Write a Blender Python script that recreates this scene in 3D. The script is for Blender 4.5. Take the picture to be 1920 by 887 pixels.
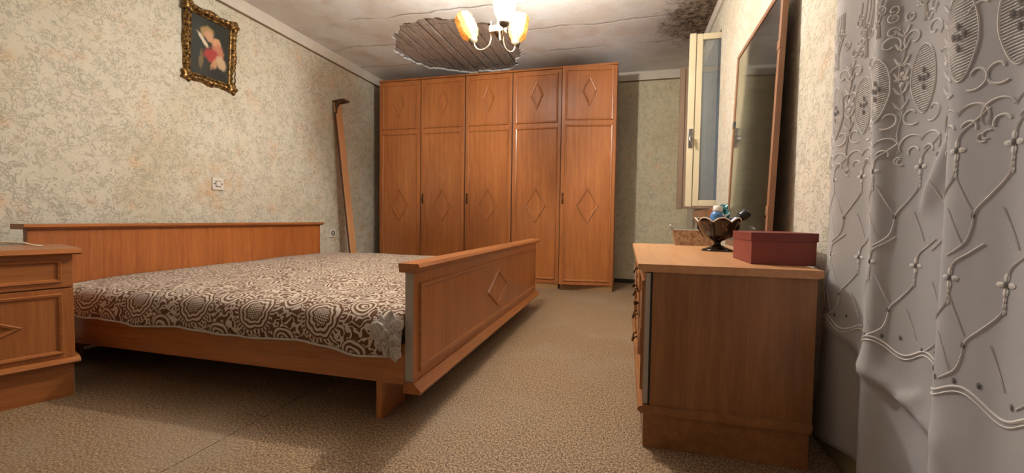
import bpy, bmesh, math, random
from mathutils import Vector, Matrix, noise as mnoise
random.seed(7)
for o in list(bpy.data.objects): bpy.data.objects.remove(o)
S = bpy.context.scene
COL = S.collection
R = math.radians

# ------------------------------------------------------------------ camera
EYE = 0.74
yaw, pit, rol = 0.262850266, -0.0416497671, 0.0140348189
F = Vector((-math.sin(yaw)*math.cos(pit), math.cos(yaw)*math.cos(pit), math.sin(pit)))
r0 = Vector((math.cos(yaw), math.sin(yaw), 0)); u0 = r0.cross(F)
r2 = r0*math.cos(rol)+u0*math.sin(rol); u2 = -r0*math.sin(rol)+u0*math.cos(rol)
cam = bpy.data.cameras.new('camera'); co = bpy.data.objects.new('camera', cam); COL.objects.link(co)
cam.sensor_width = 36; cam.lens = 797.69/1920*36; cam.clip_start = 0.02
m = Matrix((r2, u2, -F)).transposed().to_4x4(); m.translation = (0, 0, EYE); co.matrix_world = m
S.camera = co
# ------------------------------------------------------------------ world + exposure
w = bpy.data.worlds.new('dusk'); S.world = w; w.use_nodes = True
w.node_tree.nodes['Background'].inputs[0].default_value = (0.40, 0.47, 0.66, 1)
w.node_tree.nodes['Background'].inputs[1].default_value = 0.85
S.view_settings.view_transform = 'Standard'; S.view_settings.look = 'None'
S.view_settings.gamma = 1; S.view_settings.use_curve_mapping = False
S.view_settings.exposure = 0.30
LAMP_WATTS = 140
LAMP_COLOR = (1.0, 0.985, 0.96)

# ------------------------------------------------------------------ material helpers
def srgb(r, g, b):
    f = lambda c: (c/255/12.92) if c/255 <= .04045 else ((c/255+.055)/1.055)**2.4
    return (f(r), f(g), f(b), 1)
class NT:
    def __init__(s, name):
        s.m = bpy.data.materials.new(name); s.m.use_nodes = True; s.t = s.m.node_tree
        s.b = s.t.nodes['Principled BSDF']; s.out = s.t.nodes['Material Output']
    def n(s, typ, **kw):
        nd = s.t.nodes.new(typ)
        for k, v in kw.items(): setattr(nd, k, v)
        return nd
    def set(s, sock, v):
        if isinstance(v, bpy.types.NodeSocket): s.t.links.new(v, sock)
        else: sock.default_value = v
    def math(s, op, a, b=0.0, c=0.0, clamp=False):
        nd = s.n('ShaderNodeMath', operation=op, use_clamp=clamp)
        s.set(nd.inputs[0], a); s.set(nd.inputs[1], b); s.set(nd.inputs[2], c); return nd.outputs[0]
    def coord(s, kind='Object', scale=(1,1,1), rot=(0,0,0), loc=(0,0,0)):
        c = s.n('ShaderNodeTexCoord'); mp = s.n('ShaderNodeMapping')
        mp.inputs['Scale'].default_value = scale; mp.inputs['Rotation'].default_value = rot; mp.inputs['Location'].default_value = loc
        s.t.links.new(c.outputs[kind], mp.inputs['Vector']); return mp.outputs[0]
    def noise(s, vec, scale, detail=2, rough=.5, dist=0, out='Fac'):
        nd = s.n('ShaderNodeTexNoise'); s.set(nd.inputs['Vector'], vec); nd.inputs['Scale'].default_value = scale
        nd.inputs['Detail'].default_value = detail; nd.inputs['Roughness'].default_value = rough; nd.inputs['Distortion'].default_value = dist
        return nd.outputs[out]
    def ramp(s, fac, stops, interp='LINEAR'):
        nd = s.n('ShaderNodeValToRGB'); cr = nd.color_ramp; cr.interpolation = interp
        while len(cr.elements) < len(stops): cr.elements.new(.5)
        for e, (p, c) in zip(cr.elements, stops):
            e.position = p; e.color = c if len(c) == 4 else (*c, 1)
        s.set(nd.inputs[0], fac); return nd.outputs[0]
    def mix(s, fac, a, b, mode='MIX'):
        nd = s.n('ShaderNodeMix', data_type='RGBA', blend_type=mode)
        s.set(nd.inputs[0], fac); s.set(nd.inputs[6], a); s.set(nd.inputs[7], b); return nd.outputs[2]
    def sep(s, vec):
        nd = s.n('ShaderNodeSeparateXYZ'); s.set(nd.inputs[0], vec); return nd.outputs
    def bump(s, h, strength=.3, dist=.01):
        nd = s.n('ShaderNodeBump'); nd.inputs['Strength'].default_value = strength; nd.inputs['Distance'].default_value = dist
        s.set(nd.inputs['Height'], h); s.t.links.new(nd.outputs[0], s.b.inputs['Normal'])
    def fin(s, col, rough=.5, metal=0, spec=None):
        s.set(s.b.inputs['Base Color'], col); s.set(s.b.inputs['Roughness'], rough); s.set(s.b.inputs['Metallic'], metal)
        if spec is not None: s.b.inputs['Specular IOR Level'].default_value = spec
        return s.m
def smoothmask(t, x, lo, hi):
    nd = t.n('ShaderNodeMapRange', interpolation_type='SMOOTHSTEP'); t.set(nd.inputs[0], x)
    nd.inputs[1].default_value = lo; nd.inputs[2].default_value = hi; return nd.outputs[0]
W1, B0 = (1,1,1,1), (0,0,0,1)

def plain(name, col, rough=.5, metal=0, var=.12, vs=30):
    t = NT(name); n = t.noise(t.coord(), vs, 3)
    dk = tuple(c*(1-var) for c in col[:3])+(1,)
    return t.fin(t.mix(n, dk, col), rough, metal)
def wood(name, axis, light, dark, rough=.34, sc=1.0):
    t = NT(name)
    a = {'x': (.05,1,1), 'y': (1,.05,1), 'z': (1,1,.05)}[axis]
    v = t.coord(scale=tuple(k*sc for k in a))
    fine = t.noise(v, 190, 3, .6); mid = t.noise(v, 32, 3, .6, .6)
    big = t.noise(t.coord(scale=tuple(.35+.65*(k > .5) for k in a)), 2.2, 2)
    f = t.math('ADD', t.math('MULTIPLY', fine, .35), t.math('ADD', t.math('MULTIPLY', mid, .45), t.math('MULTIPLY', big, .35)))
    col = t.ramp(f, [(.38, dark), (.76, light)])
    t.bump(fine, .06, .002)
    t.b.inputs['Coat Weight'].default_value = .35; t.b.inputs['Coat Roughness'].default_value = .2
    return t.fin(col, rough, spec=.4)
OAK_L, OAK_D = srgb(186,118,64), srgb(138,78,38)
woodx = wood('oak_veneer_x', 'x', OAK_L, OAK_D); woody = wood('oak_veneer_y', 'y', OAK_L, OAK_D); woodz = wood('oak_veneer_z', 'z', OAK_L, OAK_D)
DR_L, DR_D = srgb(166,112,68), srgb(118,74,40)
drx = wood('dresser_veneer_x', 'x', DR_L, DR_D); drz = wood('dresser_veneer_z', 'z', DR_L, DR_D)
drtop = wood('dresser_top_veneer', 'x', srgb(214,164,118), srgb(186,128,82), .38)
palewood = wood('pale_plinth_wood', 'x', srgb(176,140,96), srgb(140,104,66), .6)
raw_edge = plain('grey_raw_edge', srgb(176,166,154), .8)
beamwood = wood('planed_board', 'z', srgb(222,168,116), srgb(190,134,86), .55)
beamdark = plain('dark_bracket_wood', srgb(84,54,36), .7)
mirwood = wood('mirror_frame_wood', 'z', srgb(158,112,82), srgb(118,80,56), .45)

def wallpaper(name, base, line, warm):
    t = NT(name); v = t.coord()
    def sq(sc, loc, scl, lo, hi, bl, bh, wdt):
        n1 = t.noise(t.coord(scale=scl, loc=loc), sc, 1.0, .5, 1.1); a1 = t.math('ABSOLUTE', t.math('SUBTRACT', n1, .5))
        brk = t.noise(t.coord(loc=(loc[0]+9, loc[1]+1, loc[2]+4)), bl, 1)
        return t.math('MULTIPLY', t.ramp(a1, [(0, W1), (wdt*.5, (.55,)*3), (wdt, B0)]), smoothmask(t, brk, lo, hi))
    ln = t.math('MAXIMUM', sq(19, (0,0,0), (1,1,1.5), .40, .52, 17, 0, .060), sq(23, (3,5,2), (1.25,1.25,.75), .48, .56, 15, 0, .055))
    ln = t.math('MAXIMUM', ln, t.math('MULTIPLY', sq(30, (7,2,6), (1,1,1.2), .50, .58, 20, 0, .06), .7))
    st = t.noise(v, 1.6, 3, .6); st2 = t.noise(t.coord(loc=(5,5,1)), 6, 3, .6)
    b = t.mix(smoothmask(t, st, .46, .75), base, warm)
    b = t.mix(t.math('MULTIPLY', smoothmask(t, st2, .56, .74), .5), b, srgb(214,170,130))
    col = t.mix(t.math('MULTIPLY', ln, .62), b, line)
    fine = t.noise(v, 260, 2)
    t.bump(t.math('ADD', t.math('MULTIPLY', ln, -1), t.math('MULTIPLY', fine, .15)), .32, .006)
    return t, col
t, col = wallpaper('wallpaper_left', srgb(207,201,184), srgb(142,134,114), srgb(196,187,164))
# rust coloured damp ring around the switch
p = t.coord(loc=(3.02, -2.55, -.965), scale=(1,1,1)); ln_ = t.n('ShaderNodeVectorMath', operation='LENGTH'); t.t.links.new(p, ln_.inputs[0])
msk = t.math('MULTIPLY', smoothmask(t, ln_.outputs['Value'], .30, .06), smoothmask(t, t.noise(t.coord(), 12, 4), .35, .65))
col = t.mix(t.math('MULTIPLY', msk, .45), col, srgb(196,150,96))
WALL_L = t.fin(col, .85, spec=.2)
t, col = wallpaper('wallpaper_back', srgb(206,197,170), srgb(158,150,126), srgb(192,181,150)); WALL_B = t.fin(col, .85, spec=.2)
t, col = wallpaper('wallpaper_right', srgb(200,193,178), srgb(158,148,128), srgb(190,180,158)); WALL_R = t.fin(col, .85, spec=.2)

def ceilingmat():
    t = NT('stained_plaster'); v = t.coord()
    s1 = t.noise(v, 1.1, 4, .6, .4); s2 = t.noise(t.coord(loc=(4,2,0)), 3.2, 4, .6)
    col = t.mix(smoothmask(t, s1, .40, .68), srgb(236,238,240), srgb(220,214,208))
    col = t.mix(t.math('MULTIPLY', smoothmask(t, s2, .48, .72), .6), col, srgb(206,194,184))
    x, y, z = t.sep(v)
    wob = t.noise(v, 3.5, 3); yy = t.math('ADD', t.math('MULTIPLY', y, 1.9), t.math('MULTIPLY', wob, .35))
    fr = t.math('ABSOLUTE', t.math('SUBTRACT', t.math('FRACT', yy), .5))
    ck = t.math('MULTIPLY', t.ramp(fr, [(0, W1), (.012, (.4,)*3), (.035, B0)]), smoothmask(t, t.noise(v, 2, 2), .40, .55))
    col = t.mix(t.math('MULTIPLY', ck, .55), col, srgb(120,98,84))
    # mould patch in the corner over the window
    pv = t.coord(loc=(-.62*1.0, -3.95*.62, -2.46), scale=(1, .62, 1)); L = t.n('ShaderNodeVectorMath', operation='LENGTH'); t.t.links.new(pv, L.inputs[0])
    nz = t.noise(v, 9, 5, .7, 1.2)
    d = t.math('ADD', L.outputs['Value'], t.math('MULTIPLY', t.math('SUBTRACT', nz, .5), .55))
    mk = smoothmask(t, d, .46, .20)
    mk2 = smoothmask(t, t.math('ADD', L.outputs['Value'], t.math('MULTIPLY', t.math('SUBTRACT', s2, .5), .6)), .95, .25)
    col = t.mix(t.math('MULTIPLY', mk2, .55), col, srgb(142,124,108))
    col = t.mix(t.math('MULTIPLY', mk, .95), col, t.mix(smoothmask(t, t.noise(v, 24, 5, .75, .8), .38, .62), srgb(44,32,24), srgb(142,124,106)))
    h = t.math('ADD', t.math('MULTIPLY', t.noise(v, 40, 4, .65), .4), t.math('MULTIPLY', t.math('MULTIPLY', nz, mk), 3))
    t.bump(t.math('SUBTRACT', h, ck), .45, .012)
    return t.fin(col, .9, spec=.1)
CEIL = ceilingmat()
def floormat():
    t = NT('speckled_floor_covering'); v = t.coord(scale=(1,.72,1))
    n = t.noise(v, 165, 2, .6); n2 = t.noise(v, 330, 2); big = t.noise(t.coord(), 1.7, 4, .6)
    f = t.math('ADD', t.math('MULTIPLY', n, .75), t.math('MULTIPLY', n2, .25))
    col = t.ramp(f, [(.38, srgb(80,58,40)), (.5, srgb(134,107,80)), (.62, srgb(182,156,124))])
    col = t.mix(t.math('MULTIPLY', smoothmask(t, big, .45, .72), .45), col, srgb(152,136,118))
    sp = t.n('ShaderNodeTexVoronoi'); t.set(sp.inputs['Vector'], t.coord()); sp.inputs['Scale'].default_value = 7
    col = t.mix(t.math('MULTIPLY', t.math('LESS_THAN', sp.outputs['Distance'], .035), .7), col, srgb(60,44,32))
    t.bump(f, .25, .004); return t.fin(col, .62, spec=.3)
FLOOR = floormat()
CORN = plain('cornice_plaster', srgb(214,206,194), .8, var=.15, vs=12)
STRING = plain('border_line', srgb(120,92,58), .8)
BLACK = plain('black_skirting_and_gap_shade', srgb(34,30,28), .6)
SKIRT = plain('olive_skirting', srgb(150,138,104), .7)
CREAM = plain('cream_gloss_paint', srgb(214,200,168), .4, var=.1, vs=8)
BROWNP = plain('old_brown_paint', srgb(150,122,96), .55, var=.15)
def glassmat():
    t = NT('dusty_window_glass'); gl = t.n('ShaderNodeBsdfGlossy'); gl.inputs[0].default_value = (.8,.85,.9,1); gl.inputs['Roughness'].default_value = .04
    tr = t.n('ShaderNodeBsdfTransparent'); tr.inputs[0].default_value = (.82,.86,.88,1)
    df = t.n('ShaderNodeBsdfDiffuse'); t.set(df.inputs[0], srgb(150,150,150))
    m1 = t.n('ShaderNodeMixShader'); m1.inputs[0].default_value = .16; t.t.links.new(tr.outputs[0], m1.inputs[1]); t.t.links.new(gl.outputs[0], m1.inputs[2])
    m2 = t.n('ShaderNodeMixShader'); t.set(m2.inputs[0], t.math('MULTIPLY', t.noise(t.coord(), 9, 4, .65), .35)); t.t.links.new(m1.outputs[0], m2.inputs[1]); t.t.links.new(df.outputs[0], m2.inputs[2])
    t.t.links.new(m2.outputs[0], t.out.inputs[0]); return t.m
GLASS = glassmat()
METAL = plain('chrome', srgb(190,190,195), .2, 1)
BRONZE = plain('antique_bronze', srgb(92,66,38), .35, .9)
WHITEPL = plain('white_plastic', srgb(214,206,196), .4, var=.05)
DARKHOLE = plain('dark_recess', srgb(40,36,34), .7)

# ------------------------------------------------------------------ mesh helpers
class MB:
    def __init__(s): s.v = []; s.f = []; s.uv = None
    def box(s, x0, x1, y0, y1, z0, z1):
        b = len(s.v)
        s.v += [(x0,y0,z0),(x1,y0,z0),(x1,y1,z0),(x0,y1,z0),(x0,y0,z1),(x1,y0,z1),(x1,y1,z1),(x0,y1,z1)]
        s.f += [tuple(b+i for i in q) for q in ((0,3,2,1),(4,5,6,7),(0,1,5,4),(1,2,6,5),(2,3,7,6),(3,0,4,7))]; return s
    def prism(s, prof, a0, a1, axis='x'):
        """prof: list of 2-tuples in the plane perpendicular to axis"""
        b = len(s.v); n = len(prof)
        for a in (a0, a1):
            for p, q in prof:
                s.v.append({'x': (a,p,q), 'y': (p,a,q), 'z': (p,q,a)}[axis])
        s.f += [tuple(b+i for i in range(n)), tuple(b+n+i for i in reversed(range(n)))]
        s.f += [(b+i, b+n+i, b+n+(i+1) % n, b+(i+1) % n) for i in range(n)]; return s
    def loop_mould(s, pts, wd, h, y0):
        """raised mitred moulding along a closed loop of (x,z) points on a face at y0 that looks to -y"""
        n = len(pts); rings = []
        for off, hh in ((wd/2, 0), (wd*.28, h), (-wd*.22, h*.8), (-wd/2, 0)):
            ring = []
            for i in range(n):
                p0, p1, p2 = Vector(pts[i-1]), Vector(pts[i]), Vector(pts[(i+1) % n])
                d1 = (p1-p0).normalized(); d2 = (p2-p1).normalized(); n1 = Vector((d1.y, -d1.x)); n2 = Vector((d2.y, -d2.x))
                k = (n1+n2); k = k/(k.length_squared)*2*off if k.length > 1e-6 else n1*off
                q = p1+k; ring.append((q.x, y0-hh, q.y))
            rings.append(ring)
        b = len(s.v)
        for r_ in rings: s.v += r_
        for j in range(3):
            for i in range(n):
                a, c = b+j*n+i, b+j*n+(i+1) % n; s.f.append((a, c, c+n, a+n))
        for i in range(n): s.f.append((b+3*n+i, b+3*n+(i+1) % n, b+(i+1) % n, b+i))
        return s
    def lathe(s, prof, seg=24, mtx=None, fn=None):
        b = len(s.v); n = len(prof)
        for i in range(seg):
            a = 2*math.pi*i/seg
            for j, (r, z) in enumerate(prof):
                if fn: r, z = fn(r, z, a, j)
                p = Vector((r*math.cos(a), r*math.sin(a), z)); s.v.append(tuple(mtx @ p) if mtx else tuple(p))
        for i in range(seg):
            for j in range(n-1):
                a, c = b+i*n+j, b+((i+1) % seg)*n+j; s.f.append((a, c, c+1, a+1))
        return s
    def tube(s, pts, r, seg=8, cap=True):
        b = len(s.v); P = [Vector(p) for p in pts]; n = len(P); up = None
        for i, p in enumerate(P):
            d = (P[min(i+1, n-1)]-P[max(i-1, 0)]).normalized()
            if up is None: up = d.orthogonal().normalized()
            up = (up-d*up.dot(d)).normalized(); sd = d.cross(up)
            rr = r[i] if isinstance(r, (list, tuple)) else r
            for k in range(seg):
                a = 2*math.pi*k/seg; s.v.append(tuple(p+(up*math.cos(a)+sd*math.sin(a))*rr))
        for i in range(n-1):
            for k in range(seg):
                a, c = b+i*seg+k, b+i*seg+(k+1) % seg; s.f.append((a, c, c+seg, a+seg))
        if cap: s.f += [tuple(b+k for k in reversed(range(seg))), tuple(b+(n-1)*seg+k for k in range(seg))]
        return s
    def build(s, name, mt, parent=None, smooth=False, bevel=0, kind=None, loc=None, fix=True):
        me = bpy.data.meshes.new(name); me.from_pydata(s.v, [], s.f)
        if fix:
            bm = bmesh.new(); bm.from_mesh(me); bmesh.ops.recalc_face_normals(bm, faces=bm.faces); bm.to_mesh(me); bm.free()
        if smooth:
            for p in me.polygons: p.use_smooth = True
        me.materials.append(mt); o = bpy.data.objects.new(name, me); COL.objects.link(o)
        if parent: o.parent = parent
        if loc: o.location = loc
        if bevel:
            md = o.modifiers.new('bevel', 'BEVEL'); md.width = bevel; md.segments = 2; md.limit_method = 'ANGLE'; md.angle_limit = R(40)
        if kind: o['kind'] = kind
        return o
def tag(o, label, cat, group=None):
    o['label'] = label; o['category'] = cat
    if group: o['group'] = group
    return o
def empty(name, loc=(0,0,0), rz=0, label=None, cat=None, group=None):
    o = bpy.data.objects.new(name, None); COL.objects.link(o); o.location = loc; o.rotation_euler = (0,0,rz); o.empty_display_size = .1
    if label: tag(o, label, cat, group)
    return o
def axis_mtx(p, d):
    d = Vector(d).normalized(); q = Vector((0,0,1)).rotation_difference(d); M_ = q.to_matrix().to_4x4(); M_.translation = Vector(p); return M_

# ------------------------------------------------------------------ room shell
XL, XR, YB, YN, ZC = -3.03, 0.66, 5.21, -1.3, 2.46
fl = MB().box(XL-.2, XR+.3, YN-.2, YB+.2, -.12, -.004).build('floor', DARKHOLE, kind='structure')
MB().box(XL-.1, -1.2725, YN-.1, YB+.1, -.004, 0).build('floor_covering_strip', FLOOR, fl)
MB().box(-1.2695, XR+.25, YN-.1, YB+.1, -.004, 0).build('floor_covering_strip', FLOOR, fl)
MB().box(XL-.2, XL, YN-.2, YB+.2, -.004, ZC+.1).build('wall_left', WALL_L, kind='structure')
MB().box(XL, XR, YB, YB+.2, -.004, ZC+.1).build('wall_back', WALL_B, kind='structure')
MB().box(XL, XR, YN-.2, YN, -.004, ZC+.1).build('wall_rear', CORN, kind='structure')
# right wall with two openings
WY0, WY1, WZ0, WZ1 = 3.584, 4.475, .842, 2.21
DY0, DY1, DZ0, DZ1 = .05, 1.20, .12, 2.12
wr = MB(); T = XR+.27
for y0, y1, z0, z1 in ((YN-.2, DY0, -.004, ZC+.1), (DY0, DY1, -.004, DZ0), (DY0, DY1, DZ1, ZC+.1), (DY1, WY0, -.004, ZC+.1),
                       (WY0, WY1, -.004, WZ0), (WY0, WY1, WZ1, ZC+.1), (WY1, YB+.2, -.004, ZC+.1)):
    wr.box(XR, T, y0, y1, z0, z1)
wr.build('wall_right', WALL_R, kind='structure')
# ceiling with the hole where the plaster has come down
hc = Vector((-1.73, 4.10))
hp = [(-2.246,3.76),(-2.10,3.60),(-1.93,3.47),(-1.76,3.42),(-1.497,3.50),(-1.35,3.60),(-1.206,3.65),(-1.08,3.95),(-1.097,4.29),(-1.17,4.5),(-1.31,4.765),(-1.7,4.80),(-2.118,4.66),(-2.26,4.50),(-2.345,4.31),(-2.36,4.10),(-2.32,3.9)]
hp = [Vector(q)-hc for q in hp]; hp = sorted((math.atan2(q.y, q.x), q.length) for q in hp)
def hrad(a):
    for i in range(len(hp)):
        a0, q0 = hp[i-1]; a1, q1 = hp[i]
        if i == 0: a0 -= 2*math.pi
        if a0 <= a <= a1: break
    else: a0, q0 = hp[-1]; a1, q1 = hp[0][0]+2*math.pi, hp[0][1]
    k = (a-a0)/(a1-a0); return q0+(q1-q0)*k
rx0, rx1, ry0, ry1 = XL-.2, T, YN-.2, YB+.2
angs = [-math.pi+2*math.pi*i/150 for i in range(150)]+[math.atan2(y-hc.y, x-hc.x) for x in (rx0, rx1) for y in (ry0, ry1)]
angs.sort(); cm = MB(); n = len(angs); hole = []
for a in angs:
    r = hrad(a)+random.uniform(-.022, .022)+.05*mnoise.noise(Vector((math.cos(a)*4, math.sin(a)*4, 1))); c, s_ = math.cos(a), math.sin(a); hole.append((hc.x+c*r, hc.y+s_*r))
    k = min(((rx1 if c > 0 else rx0)-hc.x)/c if abs(c) > 1e-9 else 1e9, ((ry1 if s_ > 0 else ry0)-hc.y)/s_ if abs(s_) > 1e-9 else 1e9)
    cm.v += [(hole[-1][0], hole[-1][1], ZC), (hc.x+c*k, hc.y+s_*k, ZC), (hc.x+c*(r+.012), hc.y+s_*(r+.012), ZC+.022), (hc.x+c*k, hc.y+s_*k, ZC+.022)]
for i in range(n):
    j = (i+1) % n; A, B = 4*i, 4*j
    cm.f += [(A, A+1, B+1, B), (A+2, B+2, B+3, A+3), (A, B, B+2, A+2)]
ceil = cm.build('ceiling', CEIL, kind='structure')
PLK = NT('bare_ceiling_board'); v_ = PLK.coord(scale=(1,.12,1)); f_ = PLK.noise(v_, 60, 4, .65); mk_ = PLK.noise(PLK.coord(scale=(.35,1,1)), 26, 4, .7, .5)
c_ = PLK.ramp(f_, [(.3, srgb(140,126,118)), (.7, srgb(204,190,180))]); c_ = PLK.mix(PLK.math('MULTIPLY', smoothmask(PLK, mk_, .60, .66), .8), c_, srgb(66,52,44))
PLK.bump(PLK.math('SUBTRACT', f_, PLK.math('MULTIPLY', smoothmask(PLK, mk_, .58, .66), 1.5)), .5, .01); PLANK = PLK.fin(c_, .9, spec=.1)
x = -2.46
while x < -.98:
    wd = random.uniform(.085, .15); ya, yb = 3.30, 4.95
    o = MB().box(-wd/2+.006, wd/2-.006, -(yb-ya)/2, (yb-ya)/2, 0, .02).build('plank', PLANK, ceil, bevel=.003, loc=(x+wd/2, (ya+yb)/2, ZC+.026+random.uniform(0, .012)))
    o.rotation_euler = (random.uniform(-.002, .002), random.uniform(-.035, .035), random.uniform(-.006, .006)); x += wd
MB().box(-2.6, -.9, 3.2, 5.05, ZC+.06, ZC+.08).build('gap_shade_backing', DARKHOLE, ceil)  # added dark sheet, gives the shade between the planks as colour
crumb = MB()   # pale torn plaster lip along the far and left rim of the hole
for i in range(0, n, 1):
    hx, hy = hole[i]; a = angs[i]
    if hy > 4.2 and random.random() < .55:
        rr = random.uniform(.004, .011); b = len(crumb.v)
        for k in range(5):
            an = 2*math.pi*k/5+random.random(); crumb.v.append((hx+math.cos(a)*.012+math.cos(an)*rr*1.6, hy+math.sin(a)*.012+math.sin(an)*rr*1.6, ZC+.001))
        crumb.v.append((hx, hy, ZC-rr*.8)); crumb.f += [(b+k, b+(k+1) % 5, b+5) for k in range(5)]+[tuple(b+k for k in reversed(range(5)))]
crumb.build('torn_plaster_rim', CORN, ceil, kind='stuff')
# cornices, border lines, skirtings
MB().box(XL, XL+.018, YN, YB, 2.362, ZC).build('trim_1', CORN, kind='structure')
MB().box(XL, XL+.006, YN, YB, 2.352, 2.361).build('trim_2', STRING, kind='structure')
MB().box(XL+.02, XR-.02, YB-.018, YB, 2.362, ZC).build('trim_3', CORN, kind='structure')
MB().box(XL+.02, XR-.02, YB-.006, YB, 2.352, 2.361).build('trim_4', STRING, kind='structure')
MB().box(XR-.018, XR, YN, YB, 2.375, ZC).build('trim_5', CORN, kind='structure')
MB().box(XL+.03, XR-.02, YB-.015, YB, 0, .045).build('baseboard_back', BLACK, kind='structure')
MB().box(XL, XL+.015, YN, YB-.02, 0, .06).build('baseboard_left', SKIRT, kind='structure')
MB().box(XR-.02, XR, 1.22, YB, 0, .075).build('baseboard_right', SKIRT, bevel=.004, kind='structure')

# ------------------------------------------------------------------ windows in the right wall
FX0, FX1 = .83, .89
wf = MB()
for y0, y1, z0, z1 in ((WY0, WY0+.04, WZ0, WZ1), (WY1-.04, WY1, WZ0, WZ1), (WY0+.04, WY1-.04, WZ0, WZ0+.04), (WY0+.04, WY1-.04, WZ1-.04, WZ1)): wf.box(FX0, FX1, y0, y1, z0, z1)
win = wf.build('window_1', CREAM, bevel=.003, kind='structure')
def sash(ya, yb, x0, x1, z0, z1, mt, near):
    s_ = MB(); sw = .046
    for a in ((x0+.05, x0+.05+sw, z0, z1), (x1-sw, x1, z0, z1), (x0+.05+sw, x1-sw, z0, z0+sw), (x0+.05+sw, x1-sw, z1-sw, z1)): s_.box(a[0], a[1], ya, yb, a[2], a[3])
    o = s_.build('sash', mt, win, bevel=.003)
    MB().box(x0, x0+.046, ya-.008, yb-.004, z0-.006, z1+.004).build('closing_strip', mt, o, bevel=.003)
    ym = (ya+yb)/2
    MB().box(x0+.05+sw-.006, x1-sw+.006, ym-.002, ym+.002, z0+sw-.006, z1-sw+.006).build('glass_pane', GLASS, o)
    if near:
        zc = 1.39; h = MB().box(x0+.008, x0+.040, ya-.014, ya-.0078, zc-.075, zc+.075)
        hd = h.build('handle', METAL, o, bevel=.002)
        MB().tube([(x0+.024, ya-.01, zc+.01), (x0+.022, ya-.035, zc+.012), (x0+.012, ya-.05, zc+.005), (x0+.014, ya-.052, zc-.03), (x0+.03, ya-.046, zc-.06)], [.008,.009,.009,.0085,.006], 10).build('lever', METAL, hd, smooth=True)
    return o
sash(3.625, 3.662, .443, .872, .861, 2.197, CREAM, True)
fs = sash(4.402, 4.438, .462, .872, .861, 2.197, BROWNP, False)
MB().box(.512, .534, 4.388, 4.404, .861, 2.197).build('cover_strip', BROWNP, fs, bevel=.002)
MB().box(.622, .86, WY0-.02, WY1+.03, .772, .841).build('trim_6', wood('sill_wood', 'y', srgb(170,100,58), srgb(128,70,38)), bevel=.005, kind='structure')
wf = MB()
for y0, y1, z0, z1 in ((DY0, DY0+.06, DZ0, DZ1), (DY1-.06, DY1, DZ0, DZ1), (.595, .655, DZ0+.06, DZ1-.06), (DY0+.06, DY1-.06, DZ0, DZ0+.06), (DY0+.06, DY1-.06, DZ1-.06, DZ1)): wf.box(.86, .92, y0, y1, z0, z1)
w2 = wf.build('window_2', CREAM, bevel=.003, kind='structure')
for y0, y1 in ((.11, .595), (.655, 1.14)): MB().box(.888, .892, y0-.005, y1+.005, DZ0+.055, DZ1-.055).build('glass_pane', GLASS, w2)

# ------------------------------------------------------------------ wardrobe
WF = 4.467
def wdoor(parent, x0, x1, hinge=None, ang=0, handle=None):
    """door in local coords, front at y=0 looking to -y, hinge line on x1 when it is ajar"""
    wd = x1-x0-.011; o = MB().box(-wd, 0, 0, .0185, .066, 2.305).build('door', woodz, parent, bevel=.002, loc=(x1-.0055, 0, 0))
    o.rotation_euler = (0, 0, ang)
    l, r_ = -wd+.045, -.045
    for za, zb in ((1.765, 2.262), (.112, 1.70)):
        MB().loop_mould([(l, za), (r_, za), (r_, zb), (l, zb)], .022, .012, .0005).build('panel_moulding', woodz, o)
    c = -wd/2
    for zc, hh, hw in ((2.05, .135, .062), (.89, .172, .103)):
        MB().loop_mould([(c, zc-hh), (c+hw, zc), (c, zc+hh), (c-hw, zc)], .020, .012, .0005).build('diamond_moulding', woodz, o)
    if handle:
        hx = -wd+.022; h = MB().prism([(hx-.009,.90),(hx+.009,.90),(hx+.012,.915),(hx+.007,.93),(hx+.007,.985),(hx+.012,1.0),(hx+.009,1.015),(hx-.009,1.015),(hx-.012,1.0),(hx-.007,.985),(hx-.007,.93),(hx-.012,.915)], -.004, .001, 'y').build('handle', BRONZE, o)
        MB().tube([(hx,-.003,.925),(hx,-.018,.935),(hx,-.022,.958),(hx,-.018,.98),(hx,-.003,.99)], .0045, 8).build('pull', BRONZE, h, smooth=True)
    return o
def wunit(label, x0, doors, handles, ztop=2.33, plinth_y=.005):
    x1 = x0+sum(doors); root = empty('wardrobe', (0, WF, 0), 0, label, 'wardrobe', 'wardrobe units along the back wall')
    MB().box(x0+.002, x1-.002, .021, .58, .062, 2.31).build('carcass', woodz, root)
    MB().box(x0+.003, x1-.003, .0195, .0212, .066, 2.305).build('gap_shade_board', BLACK, root)  # added black sheet, stands in for the shade in the door gaps
    MB().box(x0+.002, x1-.002, -.006, .585, 2.31, ztop).build('top_board', woodx, root, bevel=.003)
    MB().box(x0+.01, x1-.01, plinth_y, .57, 0, .062).build('plinth', palewood, root)
    MB().box(x0+.002, x1-.002, -.002, .02, .052, .0625).build('base_strip', woodx, root)
    x = x0
    for i, d in enumerate(doors):
        wdoor(root, x, x+d, ang=R(9) if handles[i] == 'ajar' else 0, handle=handles[i]); x += d
    return root
wunit('orange-brown two-door wardrobe unit nearest the leaning board', -2.838, [.537, .541], [None, 'y'])
wunit('middle two-door wardrobe unit beneath the hole in the ceiling', -1.759, [.543, .534], ['y', None])
wunit('single-door wardrobe unit with its door ajar beside bare back wall', -.681, [.561], ['ajar'])

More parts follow.
